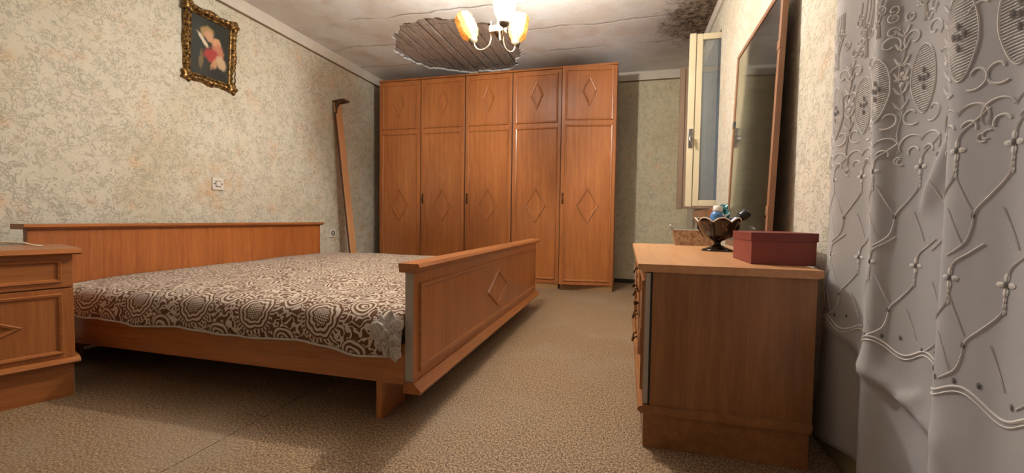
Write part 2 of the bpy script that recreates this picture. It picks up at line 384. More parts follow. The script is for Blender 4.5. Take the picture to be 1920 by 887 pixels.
# ------------------------------------------------------------------ bed
bed = empty('bed', (-1.78, 2.41, 0), 0, 'wide orange-brown wooden double bed with diamond footboard against left wall', 'bed')
BL = Vector((-1.78, 2.41, 0))
def bedpart(mb, name, mt, parent=bed, **k):
    mb.v = [tuple(Vector(v)-BL) for v in mb.v]; return mb.build(name, mt, parent, **k)
Y0, Y1 = 1.356, 3.455
hb = bedpart(MB().box(-2.83, -2.80, 1.375, 3.415, .02, .662), 'headboard', wood('headboard_veneer', 'z', srgb(184,112,58), srgb(134,70,31)), bevel=.002)
bedpart(MB().prism([(-2.87,.656),(-2.785,.656),(-2.768,.668),(-2.768,.682),(-2.87,.682)], 1.350, 3.432, 'y'), 'headboard_cap', woody, hb)
bedpart(MB().box(-2.80, -.757, Y0, Y0+.022, .137, .285), 'side_rail', woodx, bevel=.002)
bedpart(MB().box(-2.80, -.757, Y1-.022, Y1, .137, .285), 'side_rail', woodx, bevel=.002)
bedpart(MB().box(-2.80, -.757, Y0+.022, Y1-.022, .175, .20), 'slat_base', palewood)
for x_ in (-.872, -2.72):
    for ya, yb in ((Y0-.001, Y0+.17), (Y1-.17, Y1)): bedpart(MB().box(x_, x_+.022, ya, yb, 0, .1375), 'leg', woodz, bevel=.001)
# footboard: local frame looks to -y, turned to face +x
fb = MB().box(-(Y1-Y0)/2, (Y1-Y0)/2, 0, .034, .135, .55).build('footboard', wood('footboard_veneer', 'z', srgb(190,118,63), srgb(146,80,37)), bed, bevel=.001, loc=(-.722-BL.x, (Y0+Y1)/2-BL.y, 0)); fb.rotation_euler = (0, 0, R(90))
hw = (Y1-Y0)/2
MB().loop_mould([(-hw+.05, .187), (hw-.05, .187), (hw-.05, .492), (-hw+.05, .492)], .024, .009, .0005).build('panel_moulding', woodx, fb)
MB().loop_mould([(-.02, .235), (.165, .335), (-.02, .436), (-.205, .335)], .02, .01, .0005).build('diamond_moulding', woodx, fb)
MB().prism([(.05,.578),(-.028,.578),(-.034,.566),(-.012,.546),(.045,.546)], -hw-.022, hw+.022, 'x').build('top_cap', woodx, fb)
MB().prism([(.034,.112),(-.032,.112),(-.036,.122),(-.008,.150),(0,.150),(.034,.150)], -hw-.012, hw+.012, 'x').build('base_moulding', woodx, fb)
MB().box(-hw-.0015, -hw, .001, .033, .151, .545).build('edge_strip', raw_edge, fb); MB().box(hw, hw+.0015, .001, .033, .151, .545).build('edge_strip', raw_edge, fb)

# ------------------------------------------------------------------ mattress with patterned bedspread
def spreadmat(nm='brown_cream_jacquard', inv=False):
    t = NT(nm); c = t.n('ShaderNodeTexCoord')
    nz = t.n('ShaderNodeTexNoise'); t.t.links.new(c.outputs['UV'], nz.inputs['Vector']); nz.inputs['Scale'].default_value = 14; nz.inputs['Detail'].default_value = 1
    sc = t.n('ShaderNodeVectorMath', operation='MULTIPLY_ADD'); t.t.links.new(nz.outputs['Color'], sc.inputs[0]); sc.inputs[1].default_value = (.03,.03,0); t.t.links.new(c.outputs['UV'], sc.inputs[2])
    x, y, z = t.sep(sc.outputs[0])
    P = .31
    def cell(u, ph, per): return t.math('MULTIPLY', t.math('SUBTRACT', t.math('FRACT', t.math('ADD', t.math('DIVIDE', u, per), ph)), .5), per)
    def polar(a, b):
        r = t.math('SQRT', t.math('ADD', t.math('MULTIPLY', a, a), t.math('MULTIPLY', b, b))); th = t.math('ARCTAN2', b, a); return r, th
    # big scalloped medallion
    r, th = polar(cell(x, 0, P), cell(y, 0.14, P*1.1))
    rs = t.math('ADD', r, t.math('MULTIPLY', t.math('ABSOLUTE', t.math('SINE', t.math('MULTIPLY', th, 4.5))), -.0065))
    rings = t.math('GREATER_THAN', t.math('SINE', t.math('MULTIPLY', rs, 330)), -.1)
    hatch = t.math('GREATER_THAN', t.math('MULTIPLY', t.math('SINE', t.math('MULTIPLY', t.math('ADD', x, y), 420)), t.math('SINE', t.math('MULTIPLY', t.math('SUBTRACT', x, y), 420))), -.02)
    core = t.math('LESS_THAN', rs, .030); med = t.math('LESS_THAN', rs, .092)
    spk = t.math('GREATER_THAN', t.math('SINE', t.math('MULTIPLY', th, 34)), .1); outer = t.math('GREATER_THAN', rs, .078)
    rings = t.math('ADD', t.math('MULTIPLY', outer, spk), t.math('MULTIPLY', t.math('SUBTRACT', 1, outer), rings))
    mpat = t.math('ADD', t.math('MULTIPLY', core, hatch), t.math('MULTIPLY', t.math('SUBTRACT', 1, core), rings))
    # paisley loops between the medallions
    r2_, th2 = polar(cell(x, .5, P), t.math('MULTIPLY', cell(y, .36, P*.55), 1.0))
    r2s = t.math('ADD', r2_, t.math('MULTIPLY', t.math('SINE', t.math('ADD', th2, .8)), .012))
    loop = t.math('GREATER_THAN', t.math('SINE', t.math('MULTIPLY', r2s, 330)), 0); lm = t.math('LESS_THAN', r2s, .052)
    # small filler: squiggles
    n1 = t.n('ShaderNodeTexNoise'); t.t.links.new(c.outputs['UV'], n1.inputs['Vector']); n1.inputs['Scale'].default_value = 40; n1.inputs['Detail'].default_value = 0; n1.inputs['Distortion'].default_value = .6
    fil = t.math('LESS_THAN', t.math('ABSOLUTE', t.math('SUBTRACT', n1.outputs['Fac'], .5)), .088)
    pat = t.math('ADD', t.math('MULTIPLY', lm, loop), t.math('MULTIPLY', t.math('SUBTRACT', 1, lm), fil))
    pat = t.math('ADD', t.math('MULTIPLY', med, mpat), t.math('MULTIPLY', t.math('SUBTRACT', 1, med), pat))
    fib = t.noise(t.coord('UV'), 500, 2)
    cr = t.mix(fib, srgb(176,160,142), srgb(222,208,190)); br = t.mix(fib, srgb(84,52,32), srgb(120,78,48))
    if inv: br = t.mix(fib, srgb(150,140,132), srgb(200,190,182)); cr = t.mix(fib, srgb(178,168,160), srgb(222,214,206))
    t.bump(t.math('ADD', pat, t.math('MULTIPLY', fib, .4)), .4, .004)
    t.b.inputs['Sheen Weight'].default_value = .2
    return t.fin(t.mix(pat, br, cr), .9, spec=.15)
SPREAD = spreadmat(); SPREAD2 = spreadmat('grey_jacquard_reverse', True)
mat_ = empty('mattress', (-1.78, 2.41, .20), 0, 'mattress under a brown and cream paisley bedspread on the wooden bed', 'mattress')
ML = Vector((-1.78, 2.41, .20))
def mpart(mb, name, mt, **k):
    mb.v = [tuple(Vector(v)-ML) for v in mb.v]; return mb.build(name, mt, mat_, **k)
mpart(MB().box(-2.785, -.775, Y0+.05, Y1-.05, .20, .375), 'mattress_core', plain('ticking', srgb(190,180,165), .9), bevel=.03)
# cross-section from near hem, over the top, to the far side; (y, z, v)
sec = [(1.338,.262),(1.336,.285),(1.337,.31),(1.340,.335),(1.346,.358),(1.360,.380),(1.385,.396),(1.42,.405),(1.47,.411)]
sec += [(1.47+(3.38-1.47)*i/40, .411) for i in range(1, 41)]+[(3.41,.40),(3.425,.37),(3.43,.30)]
vl = [0]
for a, b in zip(sec, sec[1:]): vl.append(vl[-1]+math.hypot(b[0]-a[0], b[1]-a[1]))
NX = 130; sp = MB(); uvs = []; hem = []
for i in range(NX+1):
    k = i/NX; x = -2.792+k*(2.792-.758)
    for j, (y, z) in enumerate(sec):
        nz = mnoise.noise(Vector((x*3.1, y*2.3, 0)))*.008+mnoise.noise(Vector((x*9, y*8, 4)))*.003
        if j < 7:
            f = 1-j/7; y2 = y-.006*f+f*(mnoise.noise(Vector((x*6, 1, z*9)))*.010+.004*math.sin(x*41))
            y2 = min(y2, 1.352 if z < .30 else 9)
            z2 = z+nz*.6+(mnoise.noise(Vector((x*3.7, 8, 0)))*.014)*f-(.018*math.exp(-((k-.93)/.1)**2))*f+.03*(1-k)**4*f
        else: y2, z2 = y, z+nz-.02*math.exp(-((x+2.80)/.16)**2)-.03*math.exp(-((x+2.8)/.5)**2)*math.exp(-((y-1.36)/.35)**2)
        sp.v.append((x, y2, z2)); uvs.append((x, vl[j]))
        if j == 0: hem.append((x, y2-.002, z2))
ns = len(sec)
for i in range(NX):
    for j in range(ns-1): a = i*ns+j; sp.f.append((a, a+ns, a+ns+1, a+1))
so = mpart(sp, 'bedspread', SPREAD, smooth=True, fix=False)
ul = so.data.uv_layers.new(name='UVMap')
for lp in so.data.loops: ul.data[lp.index].uv = uvs[lp.vertex_index]
md = so.modifiers.new('thickness', 'SOLIDIFY'); md.thickness = .004; md.offset = -1
mpart(MB().tube(hem, .0045, 6), 'hem_trim', plain('grey_cotton_hem', srgb(196,186,176), .95), smooth=True)
# bunched cloth at the foot corner
bm = bmesh.new(); bmesh.ops.create_icosphere(bm, subdivisions=5, radius=1)
for v in bm.verts:
    p = v.co.copy(); rd = .75+1.5*abs(mnoise.noise(p*1.7+Vector((2,0,5))))+.5*abs(mnoise.noise(p*3.6))
    v.co = Vector((p.x*.044, p.y*.024, p.z*.056))*rd+Vector((-.806, 1.318, .325))
mb = MB(); mb.v = [tuple(v.co) for v in bm.verts]; mb.f = [tuple(v.index for v in f.verts) for f in bm.faces]; bm.free()
bo = mpart(mb, 'bunched_corner', SPREAD2, smooth=True); ul = bo.data.uv_layers.new(name='UVMap')
for lp in bo.data.loops:
    q = bo.data.vertices[lp.vertex_index].co; ul.data[lp.index].uv = (q.x*1.5, q.z*1.5+q.y)

# ------------------------------------------------------------------ nightstand
ns_ = empty('nightstand', (-2.145, 1.187, 0), R(90-20), 'small orange-brown nightstand with drawer and diamond door beside the headboard', 'nightstand')
NW = .50    # local: right front corner at the origin, front looks to -y
MB().box(-NW, 0, .02, .36, .14, .575).build('carcass', woodz, ns_)
MB().prism([(.37,.574),(-.02,.574),(-.028,.580),(-.010,.597),(.37,.597)], -NW-.02, .022, 'x').build('top', woodx, ns_)
MB().prism([(.36,.135),(-.012,.135),(-.022,.143),(-.018,.152),(0,.160),(.36,.160)], -NW-.012, .012, 'x').build('base_moulding', woodx, ns_)
MB().box(-NW+.01, -.006, .006, .35, 0, .136).build('plinth', woodx, ns_); 
MB().box(-.0055, -.004, .008, .34, .002, .134).build('edge_strip', raw_edge, ns_)
dr = MB().box(-NW+.001, -.001, 0, .0195, .443, .573).build('drawer', woodx, ns_, bevel=.0015)
MB().loop_mould([(-NW+.04, .470), (-.040, .470), (-.040, .548), (-NW+.04, .548)], .016, .008, .0005).build('panel_moulding', woodx, dr)
dd = MB().box(-NW+.001, -.001, 0, .0195, .161, .438).build('door', woodz, ns_, bevel=.0015)
MB().loop_mould([(-NW+.04, .185), (-.040, .185), (-.040, .412), (-NW+.04, .412)], .016, .008, .0005).build('panel_moulding', woodx, dd)
MB().loop_mould([(-NW/2, .255), (-NW/2+.095, .302), (-NW/2, .349), (-NW/2-.095, .302)], .016, .008, .0005).build('diamond_moulding', woodx, dd)
cb = MB().tube([(-2.49,1.01,.600),(-2.44,1.03,.601),(-2.40,1.06,.612),(-2.37,1.10,.620),(-2.35,1.14,.616),(-2.34,1.17,.604),(-2.35,1.20,.600)], .0035, 8).build('power_cable', plain('ivory_cable', srgb(206,190,160), .6), smooth=True)
tag(cb, 'thin ivory cable curving over the nightstand top', 'cable')

# ------------------------------------------------------------------ dresser (local front looks to -y, turned to face -x)
DL = 1.275; ds = empty('dresser', (.063, 1.43, 0), R(-90), 'low light brown wooden dresser with drawers standing by the lace curtain', 'dresser')
# local x = -(Y-1.43) ; local y = X-.063
MB().box(-DL, 0, .022, .482, .138, .578).build('carcass', drz, ds, bevel=.001)
MB().prism([(-.010,.576),(-.026,.588),(-.024,.601),(.495,.601),(.495,.580),(.482,.576)], -DL-.014, .006, 'x').build('top', drtop, ds)
MB().prism([(.478,.116),(-.004,.116),(-.016,.126),(-.012,.136),(.0,.142),(.482,.142)], -DL-.01, .010, 'x').build('base_moulding', drx, ds)
MB().box(-DL+.01, -.004, .004, .478, 0, .117).build('plinth', drx, ds, bevel=.001)
MB().box(-.0005, .0035, .0015, .0155, .147, .572).build('edge_strip', raw_edge, ds)
MB().box(-.006, .0008, .0160, .0218, .143, .576).build('gap_shade_strip', DARKHOLE, ds)  # solid dark strip, shade of the gap put into its colour
def bail(parent, x, z, y=0.0):
    h = MB().prism([(x-.045,z-.008),(x+.045,z-.008),(x+.05,z),(x+.045,z+.008),(x-.045,z+.008),(x-.05,z)], y-.004, y+.0005, 'y').build('handle', BRONZE, parent)
    MB().tube([(x-.036,y-.003,z),(x-.038,y-.016,z-.002),(x-.03,y-.024,z-.022),(x,y-.025,z-.028),(x+.03,y-.024,z-.022),(x+.038,y-.016,z-.002),(x+.036,y-.003,z)], .004, 8).build('bail', BRONZE, h, smooth=True)
def knob(parent, x, z, y=0.0):
    MB().lathe([(0,-.0005),(.010,-.0005),(.006,.008),(.006,.014),(.012,.019),(.012,.024),(0,.028)], 14, Matrix.Translation((x, y, z)) @ Matrix.Rotation(R(90), 4, 'X')).build('knob', BRONZE, parent, smooth=True)
cw = DL/3
for a, kx in ((0, -cw+.03), (2*cw, -2*cw-.03)):
    o = MB().box(-a-cw+.0015, -a-.0015, 0, .0195, .146, .573).build('door', drz, ds, bevel=.001)
    MB().loop_mould([(-a-cw+.04, .185), (-a-.04, .185), (-a-.04, .535), (-a-cw+.04, .535)], .02, .009, .0005).build('panel_moulding', drx, o)
    MB().loop_mould([(-a-cw/2, .25), (-a-cw/2+.085, .36), (-a-cw/2, .47), (-a-cw/2-.085, .36)], .018, .009, .0005).build('diamond_moulding', drx, o)
    knob(o, kx, .40)
for k in range(4):
    z0 = .146+k*.1068; o = MB().box(-2*cw+.0015, -cw-.0015, 0, .0195, z0, z0+.104).build('drawer', drx, ds, bevel=.001)
    MB().loop_mould([(-2*cw+.03, z0+.02), (-cw-.03, z0+.02), (-cw-.03, z0+.084), (-2*cw+.03, z0+.084)], .014, .007, .0005).build('panel_moulding', drx, o)
    bail(o, -1.5*cw, z0+.058)

# ------------------------------------------------------------------ mirror leaning on the dresser
MIR = NT('aged_mirror'); nn = MIR.noise(MIR.coord(), 5, 4, .6)
MIRM = MIR.fin(MIR.mix(nn, (.34,.37,.36,1), (.46,.48,.47,1)), MIR.math('MULTIPLY', nn, .16), 1)
mr = empty('mirror', (.578, 2.44, .601), 0, 'tall wood-framed mirror leaning on the dresser', 'mirror'); mr.rotation_euler = (0, R(1.6), R(-1.2))
MY, MZ = .425, 1.13
for nm_, a in (('frame_rail', (-MY, -MY+.03, 0, MZ)), ('frame_rail', (MY-.03, MY, 0, MZ)), ('frame_rail', (-MY+.03, MY-.03, 0, .03)), ('frame_rail', (-MY+.03, MY-.03, MZ-.022, MZ))):
    MB().box(0, .022, a[0], a[1], a[2], a[3]).build(nm_, mirwood, mr, bevel=.001)
MB().box(.004, .012, -MY+.029, MY-.029, .029, MZ-.021).build('mirror_glass', MIRM, mr)
MB().box(.012, .020, -MY+.03, MY-.03, .03, MZ-.022).build('backing', beamdark, mr)
for y_, z_ in ((-MY, .17), (-MY, .86), (MY-.03, .70)):
    MB().box(-.0025, .012, y_-.003, y_+.033, z_, z_+.04).build('clip', METAL if y_ > 0 else mirwood, mr, bevel=.001)


# ------------------------------------------------------------------ things on the dresser
BOXM = plain('dark_red_card', srgb(128,56,46), .55, var=.15, vs=14); LID = plain('dark_red_card_lid', srgb(120,50,42), .5, var=.15, vs=14)
bx = empty('storage_box', (.400, 1.562, .601), 0, 'dark red lidded cardboard box on the near end of the dresser', 'box')
MB().box(0, .188, 0, .246, 0, .098).build('box_body', BOXM, bx, bevel=.0015); MB().box(-.003, .192, -.003, .249, .077, .1055).build('lid', LID, bx, bevel=.0015)
# footed bowl
MAR = NT('marbled_brown_glass'); v_ = MAR.coord(scale=(1,1,.35)); nz_ = MAR.noise(v_, 30, 4, .6, 1.5)
MARM = MAR.fin(MAR.ramp(nz_, [(.40, srgb(20,14,10)), (.56, srgb(44,28,16)), (.68, srgb(120,76,38)), (.80, srgb(186,156,116))]), .16)
bw = empty('footed_bowl', (.420, 2.215, .601), 0, 'marbled brown glass footed bowl with scalloped rim on the dresser', 'bowl')
def scal(r, z, a, j):
    if j in (8, 9, 10): k = abs(math.cos(a*4)); return r*(1+.03*k), z+.020*(k-.55)
    return r*(1+.02*abs(math.cos(a*4))), z
MB().lathe([(.0,.030),(.016,.040),(.020,.048),(.045,.058),(.066,.078),(.080,.105),(.088,.125),(.094,.138),(.100,.146),(.0985,.149),(.094,.146),(.086,.125),(.076,.104),(.060,.078),(.038,.063),(0,.058)], 64, None, scal).build('bowl', MARM, bw, smooth=True)
MB().lathe([(0,.004),(.055,.002),(.066,0),(.070,.003),(.062,.009),(.035,.018),(.017,.028),(.014,.036),(.018,.046),(0,.050)], 32).build('foot', MARM, bw, smooth=True)
rim = [((.1005+.003*abs(math.cos(a*4)))*math.cos(a), (.1005+.003*abs(math.cos(a*4)))*math.sin(a), .1485+.020*(abs(math.cos(a*4))-.55)) for a in [2*math.pi*i/96 for i in range(97)]]
MB().tube([Vector(q) for q in rim], .0030, 6, False).build('rim', plain('milky_rim', srgb(222,204,184), .2), bw, smooth=True)
for k in range(4):
    a = k*math.pi/2-2.0; MB().tube([(.02*math.cos(a),.02*math.sin(a),.05),(.066*math.cos(a),.066*math.sin(a),.074),(.089*math.cos(a),.089*math.sin(a),.110),(.093*math.cos(a),.093*math.sin(a),.128)], [.004,.006,.006,.002], 8).build('glass_rib', MARM, bw, smooth=True)
BLUE = plain('blue_plastic', srgb(74,120,172), .35); WH = plain('white_cap', srgb(230,220,210), .4); BLK = plain('black_plastic', srgb(30,30,32), .3); SIL = plain('silver_can', srgb(150,156,166), .3, .6)
can = empty('blue_bottle', (.398, 2.20, .685), 0, 'blue bottle with white cap standing tilted in the footed bowl', 'bottle')
can.rotation_euler = Vector((0,0,1)).rotation_difference(Vector((.16,.10,1)).normalized()).to_euler()
MB().lathe([(0,0),(.024,0),(.027,.004),(.027,.085),(.024,.096),(.019,.102),(.019,.106),(0,.106)], 24).build('bottle_body', BLUE, can, smooth=True)
MB().lathe([(0,.102),(.0205,.103),(.0215,.106),(.0215,.126),(.019,.130),(0,.131)], 24).build('cap', WH, can, smooth=True)
dc = empty('dark_can', (.446, 2.187, .702), 0, 'dark spray can with black cap lying slanted across the footed bowl', 'can')
dc.rotation_euler = Vector((0,0,1)).rotation_difference(Vector((.74,.02,.66)).normalized()).to_euler()
MB().lathe([(0,0),(.017,0),(.020,.004),(.020,.088),(.018,.092),(0,.092)], 24).build('can_body', BLK, dc, smooth=True)
MB().lathe([(.0204,.03),(.0206,.031),(.0206,.07),(.0204,.071)], 24).build('printed_band', SIL, dc, smooth=True)
MB().lathe([(0,.09),(.023,.091),(.024,.094),(.024,.122),(.022,.126),(.012,.126),(.012,.122),(0,.122)], 24).build('cap', BLK, dc, smooth=True)
TEAL = NT('teal_white_wrapper'); TEALM = TEAL.fin(TEAL.ramp(TEAL.noise(TEAL.coord(), 28, 2, .5, 1), [(.44, srgb(30,98,100)), (.52, srgb(60,150,148)), (.56, srgb(222,226,220))]), .3)
bm = bmesh.new(); bmesh.ops.create_icosphere(bm, subdivisions=4, radius=1)
for v in bm.verts:
    p = v.co.copy(); rd = 1+.5*mnoise.noise(p*1.8)+.22*mnoise.noise(p*4.5); v.co = Vector((p.x*.036, p.y*.026, p.z*.05))*rd
mb = MB(); mb.v = [tuple(v.co) for v in bm.verts]; mb.f = [tuple(v.index for v in f.verts) for f in bm.faces]; bm.free()
tag(mb.build('plastic_wrapper', TEALM, loc=(.448, 2.268, .772)), 'crumpled teal and white plastic wrapper tucked in the footed bowl', 'wrapper')
# small metal trough
TIN = NT('rusty_tin'); TINM = TIN.fin(TIN.ramp(TIN.noise(TIN.coord(), 45, 4, .7), [(.35, srgb(128,98,72)), (.6, srgb(184,160,136))]), .6, .2)
tr = empty('metal_trough', (.375, 2.645, .601), 0, 'small rusty metal trough with wire handles at the far end of dresser', 'tray')
def trough(hx, hy, h, tk):
    mb = MB(); k = .86
    ring = lambda sx, sy, z: [(-sx,-sy,z),(sx,-sy,z),(sx,sy,z),(-sx,sy,z)]
    mb.v = ring(hx*k, hy*k, 0)+ring(hx, hy, h)+ring(hx-tk, hy-tk, h)+ring(hx*k-tk, hy*k-tk, tk)
    mb.f = [(3,2,1,0), (12,13,14,15)]
    for b in (0, 4, 8):
        for i in range(4): j = (i+1) % 4; mb.f.append((b+i, b+j, b+4+j, b+4+i))
    return mb
trough(.118, .052, .088, .003).build('trough_body', TINM, tr)
MB().tube([(-.118,-.052,.088),(.118,-.052,.088),(.118,.052,.088),(-.118,.052,.088),(-.118,-.052,.088)], .003, 8).build('rolled_rim', METAL, tr)
for s_ in (-1, 1): MB().tube([(s_*.112,-.028,.08),(s_*.122,-.028,.105),(s_*.134,-.018,.118),(s_*.136,0,.121),(s_*.134,.018,.118),(s_*.122,.028,.105),(s_*.112,.028,.08)], .0028, 8).build('wire_handle', METAL, tr, smooth=True)

# ------------------------------------------------------------------ leaning board
bd = empty('leaning_board', (-2.775, 3.935, 0), 0, 'long narrow wooden board with dark bracket end leaning against left wall', 'board')
bd.rotation_euler = (0, -math.atan2(.232, 1.96), 0)
MB().box(-.011, .011, -.052, .052, .003, 1.955).build('board', beamwood, bd, bevel=.001)
MB().prism([(-.011,-.052),(.0,-.056),(.011,-.052)], .02, 1.85, 'z').build('shaded_edge', beamdark, bd)  # chipped near edge, its shade put in as a dark strip
MB().box(-.014, .115, -.058, .056, 1.955, 1.972).build('end_board', beamdark, bd, bevel=.001)
MB().prism([(.011,1.955),(.105,1.955),(.06,1.925),(.03,1.89),(.011,1.83)], -.056, -.040, 'y').build('bracket', beamdark, bd)

# ------------------------------------------------------------------ switch and socket
sw = empty('light_switch', (XL, 2.567, .975), R(90), 'square pale light switch on the left wall above the bed', 'switch')
MB().box(-.046, .046, -.010, -.0002, -.047, .047).build('cover_plate', WHITEPL, sw, bevel=.003)
MB().loop_mould([(-.02,-.02),(.02,-.02),(.02,.02),(-.02,.02)], .004, .002, -.010).build('recess_line', DARKHOLE, sw)
MB().box(-.0185, .0185, -.014, -.009, -.0185, .0185).build('rocker', WHITEPL, sw, bevel=.002)
for s_ in (-1, 1): MB().lathe([(0,0),(.005,0),(.005,.002),(0,.003)], 10, Matrix.Translation((s_*.031,-.0095,0)) @ Matrix.Rotation(R(90), 4, 'X')).build('screw', DARKHOLE, sw)
sk = empty('wall_socket', (XL, 3.875, .56), R(90), 'small white power socket low on left wall beside the headboard', 'socket')
MB().box(-.045, .045, -.012, -.0002, -.045, .045).build('cover_plate', WHITEPL, sk, bevel=.003)
MB().lathe([(.017,.0),(.026,.0),(.026,.004),(.021,.005),(.018,.002)], 20, Matrix.Translation((0,-.012,0)) @ Matrix.Rotation(R(90), 4, 'X')).build('socket_ring', DARKHOLE, sk)
for s_ in (-1, 1): MB().lathe([(0,0),(.005,0),(.005,.002),(0,.002)], 10, Matrix.Translation((s_*.009,-.0125,0)) @ Matrix.Rotation(R(90), 4, 'X')).build('pin_hole', DARKHOLE, sk)

# ------------------------------------------------------------------ framed picture
GOLD = NT('tarnished_gilt'); g_ = GOLD.noise(GOLD.coord(), 55, 4, .65)
GOLD.bump(g_, .5, .004); GOLDM = GOLD.fin(GOLD.ramp(g_, [(.36, srgb(44,30,16)), (.52, srgb(122,90,46)), (.72, srgb(206,166,98))]), .38, .65)
pc = empty('framed_picture', (XL, 2.515, 1.965), R(90), 'old picture of two figures in an ornate gilt frame on left wall', 'picture')
pc.rotation_euler = (R(3.5), 0, R(90))
PW, PH = .155, .212
def paintmat():
    t = NT('dark_oil_painting'); v = t.coord(); x, y, z = t.sep(v)
    n = t.noise(v, 22, 3); col = t.mix(n, srgb(24,30,26), srgb(48,54,46))
    def blob(cx, cz, a, b, rot, c, soft=.28):
        nonlocal col
        dx = t.math('SUBTRACT', x, cx); dz = t.math('SUBTRACT', z, cz); cs, sn = math.cos(rot), math.sin(rot)
        p = t.math('DIVIDE', t.math('ADD', t.math('MULTIPLY', dx, cs), t.math('MULTIPLY', dz, sn)), a)
        q = t.math('DIVIDE', t.math('SUBTRACT', t.math('MULTIPLY', dz, cs), t.math('MULTIPLY', dx, sn)), b)
        d = t.math('ADD', t.math('SQRT', t.math('ADD', t.math('MULTIPLY', p, p), t.math('MULTIPLY', q, q))), t.math('MULTIPLY', t.math('SUBTRACT', n, .5), 1.1))
        col = t.mix(smoothmask(t, d, 1+soft, 1-soft), col, c)
    blob(-.055, .01, .075, .12, .1, srgb(34,48,44)); blob(-.03, .115, .056, .042, .2, srgb(176,142,94)); blob(-.015, .09, .034, .036, -.3, srgb(212,160,124))
    blob(-.06, .05, .014, .062, .75, srgb(222,206,182)); blob(.045, .06, .034, .036, 0, srgb(216,164,124)); blob(.05, -.01, .05, .062, -.5, srgb(196,130,100))
    blob(.015, -.04, .062, .05, 0, srgb(176,60,56)); blob(.03, -.115, .022, .06, -.3, srgb(206,152,112)); blob(.085, -.075, .035, .055, .4, srgb(206,176,140)); blob(.06, -.17, .07, .05, .1, srgb(30,34,32)); blob(-.07, -.10, .016, .07, 0, srgb(120,100,64))
    return t.fin(t.mix(.22, col, srgb(40,34,26)), .45)
MB().box(-PW, PW, -.016, -.004, -PH, PH).build('painting', paintmat(), pc)
MB().loop_mould([(-PW,-PH),(PW,-PH),(PW,PH),(-PW,PH)], .018, .012, -.014).build('inner_slip', GOLDM, pc)
def fside(L, wbase, wave, n=40, cut=None):
    """ornate side: along local x from -L..L at inner edge z=0, outwards +z, carved relief"""
    mb = MB(); J = 8
    for i in range(n+1):
        k = -1+2*i/n; out = wbase+wave*math.cos(k*math.pi*.9)*.6+wave*.5*math.cos(k*math.pi*2.6)
        if cut and cut[0] < k < cut[1]: out = .020+.004*math.sin(k*70)
        for j in range(J+1):
            f = j/J; h = .012+.030*math.sin(math.pi*min(1, f*1.05))**.8+.006*math.sin(k*L*150+f*5)*math.sin(f*math.pi)
            mb.v.append((k*L, -h, f*out))
        mb.v += [(k*L, -.003, out), (k*L, -.003, 0)]
    M_ = J+3
    for i in range(n):
        for j in range(M_): a, b = i*M_+j, i*M_+(j+1) % M_; mb.f.append((a, a+M_, b+M_, b))
    mb.f += [tuple(range(M_)), tuple(n*M_+q for q in reversed(range(M_)))]
    return mb
for ang, L, off, wv, ct in ((0, PW+.01, PH+.004, .012, None), (90, PH+.01, PW+.004, .006, None), (180, PW+.01, PH+.004, .012, None), (-90, PH+.01, PW+.004, .010, (.42, .86))):
    o = fside(L, .052 if ang != 90 else .040, wv, 48, ct).build('frame_side', GOLDM, pc, smooth=True)
    o.rotation_euler = (0, R(-ang), 0); a = R(ang); o.location = (-math.sin(a)*off, 0, math.cos(a)*off)
for sx in (-1, 1):
    for sz in (-1, 1):
        mb = MB()
        def rose(r, z, a, j): return r*(1+.16*math.cos(5*a)+.06*math.sin(9*a)), z
        mb.lathe([(0,.0),(.036,0),(.042,.016),(.038,.034),(.027,.043),(.018,.040),(.012,.052),(0,.056)], 40, Matrix.Rotation(R(90), 4, 'X'), rose)
        mb.build('corner_rosette', GOLDM, pc, smooth=True, loc=(sx*(PW+.026 if sx > 0 else PW+.02), -.002, sz*(PH+.026)))
MB().tube([(PW+.05,-.02,-.09),(PW+.056,-.02,-.12),(PW+.05,-.018,-.14),(PW+.058,-.02,-.16),(PW+.052,-.02,-.19)], .0035, 6).build('bare_frame_wire', BRONZE, pc, smooth=True)

# ------------------------------------------------------------------ chandelier
H = Vector((-.820, 2.630, 1.935))
ch = empty('chandelier', H, 0, 'three-arm ceiling lamp with knobbly amber glass shades', 'lamp')
def shademat(name, lit):
    t = NT(name); c = srgb(232,190,116) if not lit else srgb(255,240,215)
    tr = t.n('ShaderNodeBsdfTransparent'); tr.inputs[0].default_value = (.98,.86,.62,1) if not lit else (1,.98,.94,1)
    tl = t.n('ShaderNodeBsdfTranslucent'); t.set(tl.inputs[0], t.mix(t.noise(t.coord(), 60, 2), c, srgb(176,124,52) if not lit else c))
    gl = t.n('ShaderNodeBsdfGlossy'); gl.inputs['Roughness'].default_value = .12; df = t.n('ShaderNodeBsdfDiffuse'); t.set(df.inputs[0], c)
    m0 = t.n('ShaderNodeMixShader'); m0.inputs[0].default_value = .5; t.t.links.new(tl.outputs[0], m0.inputs[1]); t.t.links.new(df.outputs[0], m0.inputs[2])
    m1 = t.n('ShaderNodeMixShader'); m1.inputs[0].default_value = .8 if lit else .55; t.t.links.new(tr.outputs[0], m1.inputs[2]); t.t.links.new(m0.outputs[0], m1.inputs[1])
    m2 = t.n('ShaderNodeMixShader'); m2.inputs[0].default_value = .04 if lit else .12; t.t.links.new(m1.outputs[0], m2.inputs[1]); t.t.links.new(gl.outputs[0], m2.inputs[2])
    last = m2.outputs[0]
    if lit:
        em = t.n('ShaderNodeEmission'); em.inputs[0].default_value = (1,.9,.72,1); em.inputs[1].default_value = 2.2
        ad = t.n('ShaderNodeAddShader'); t.t.links.new(last, ad.inputs[0]); t.t.links.new(em.outputs[0], ad.inputs[1]); last = ad.outputs[0]
    t.t.links.new(last, t.out.inputs[0]); return t.m
SH, SHL = shademat('amber_bubble_glass', False), shademat('lit_bubble_glass', True)
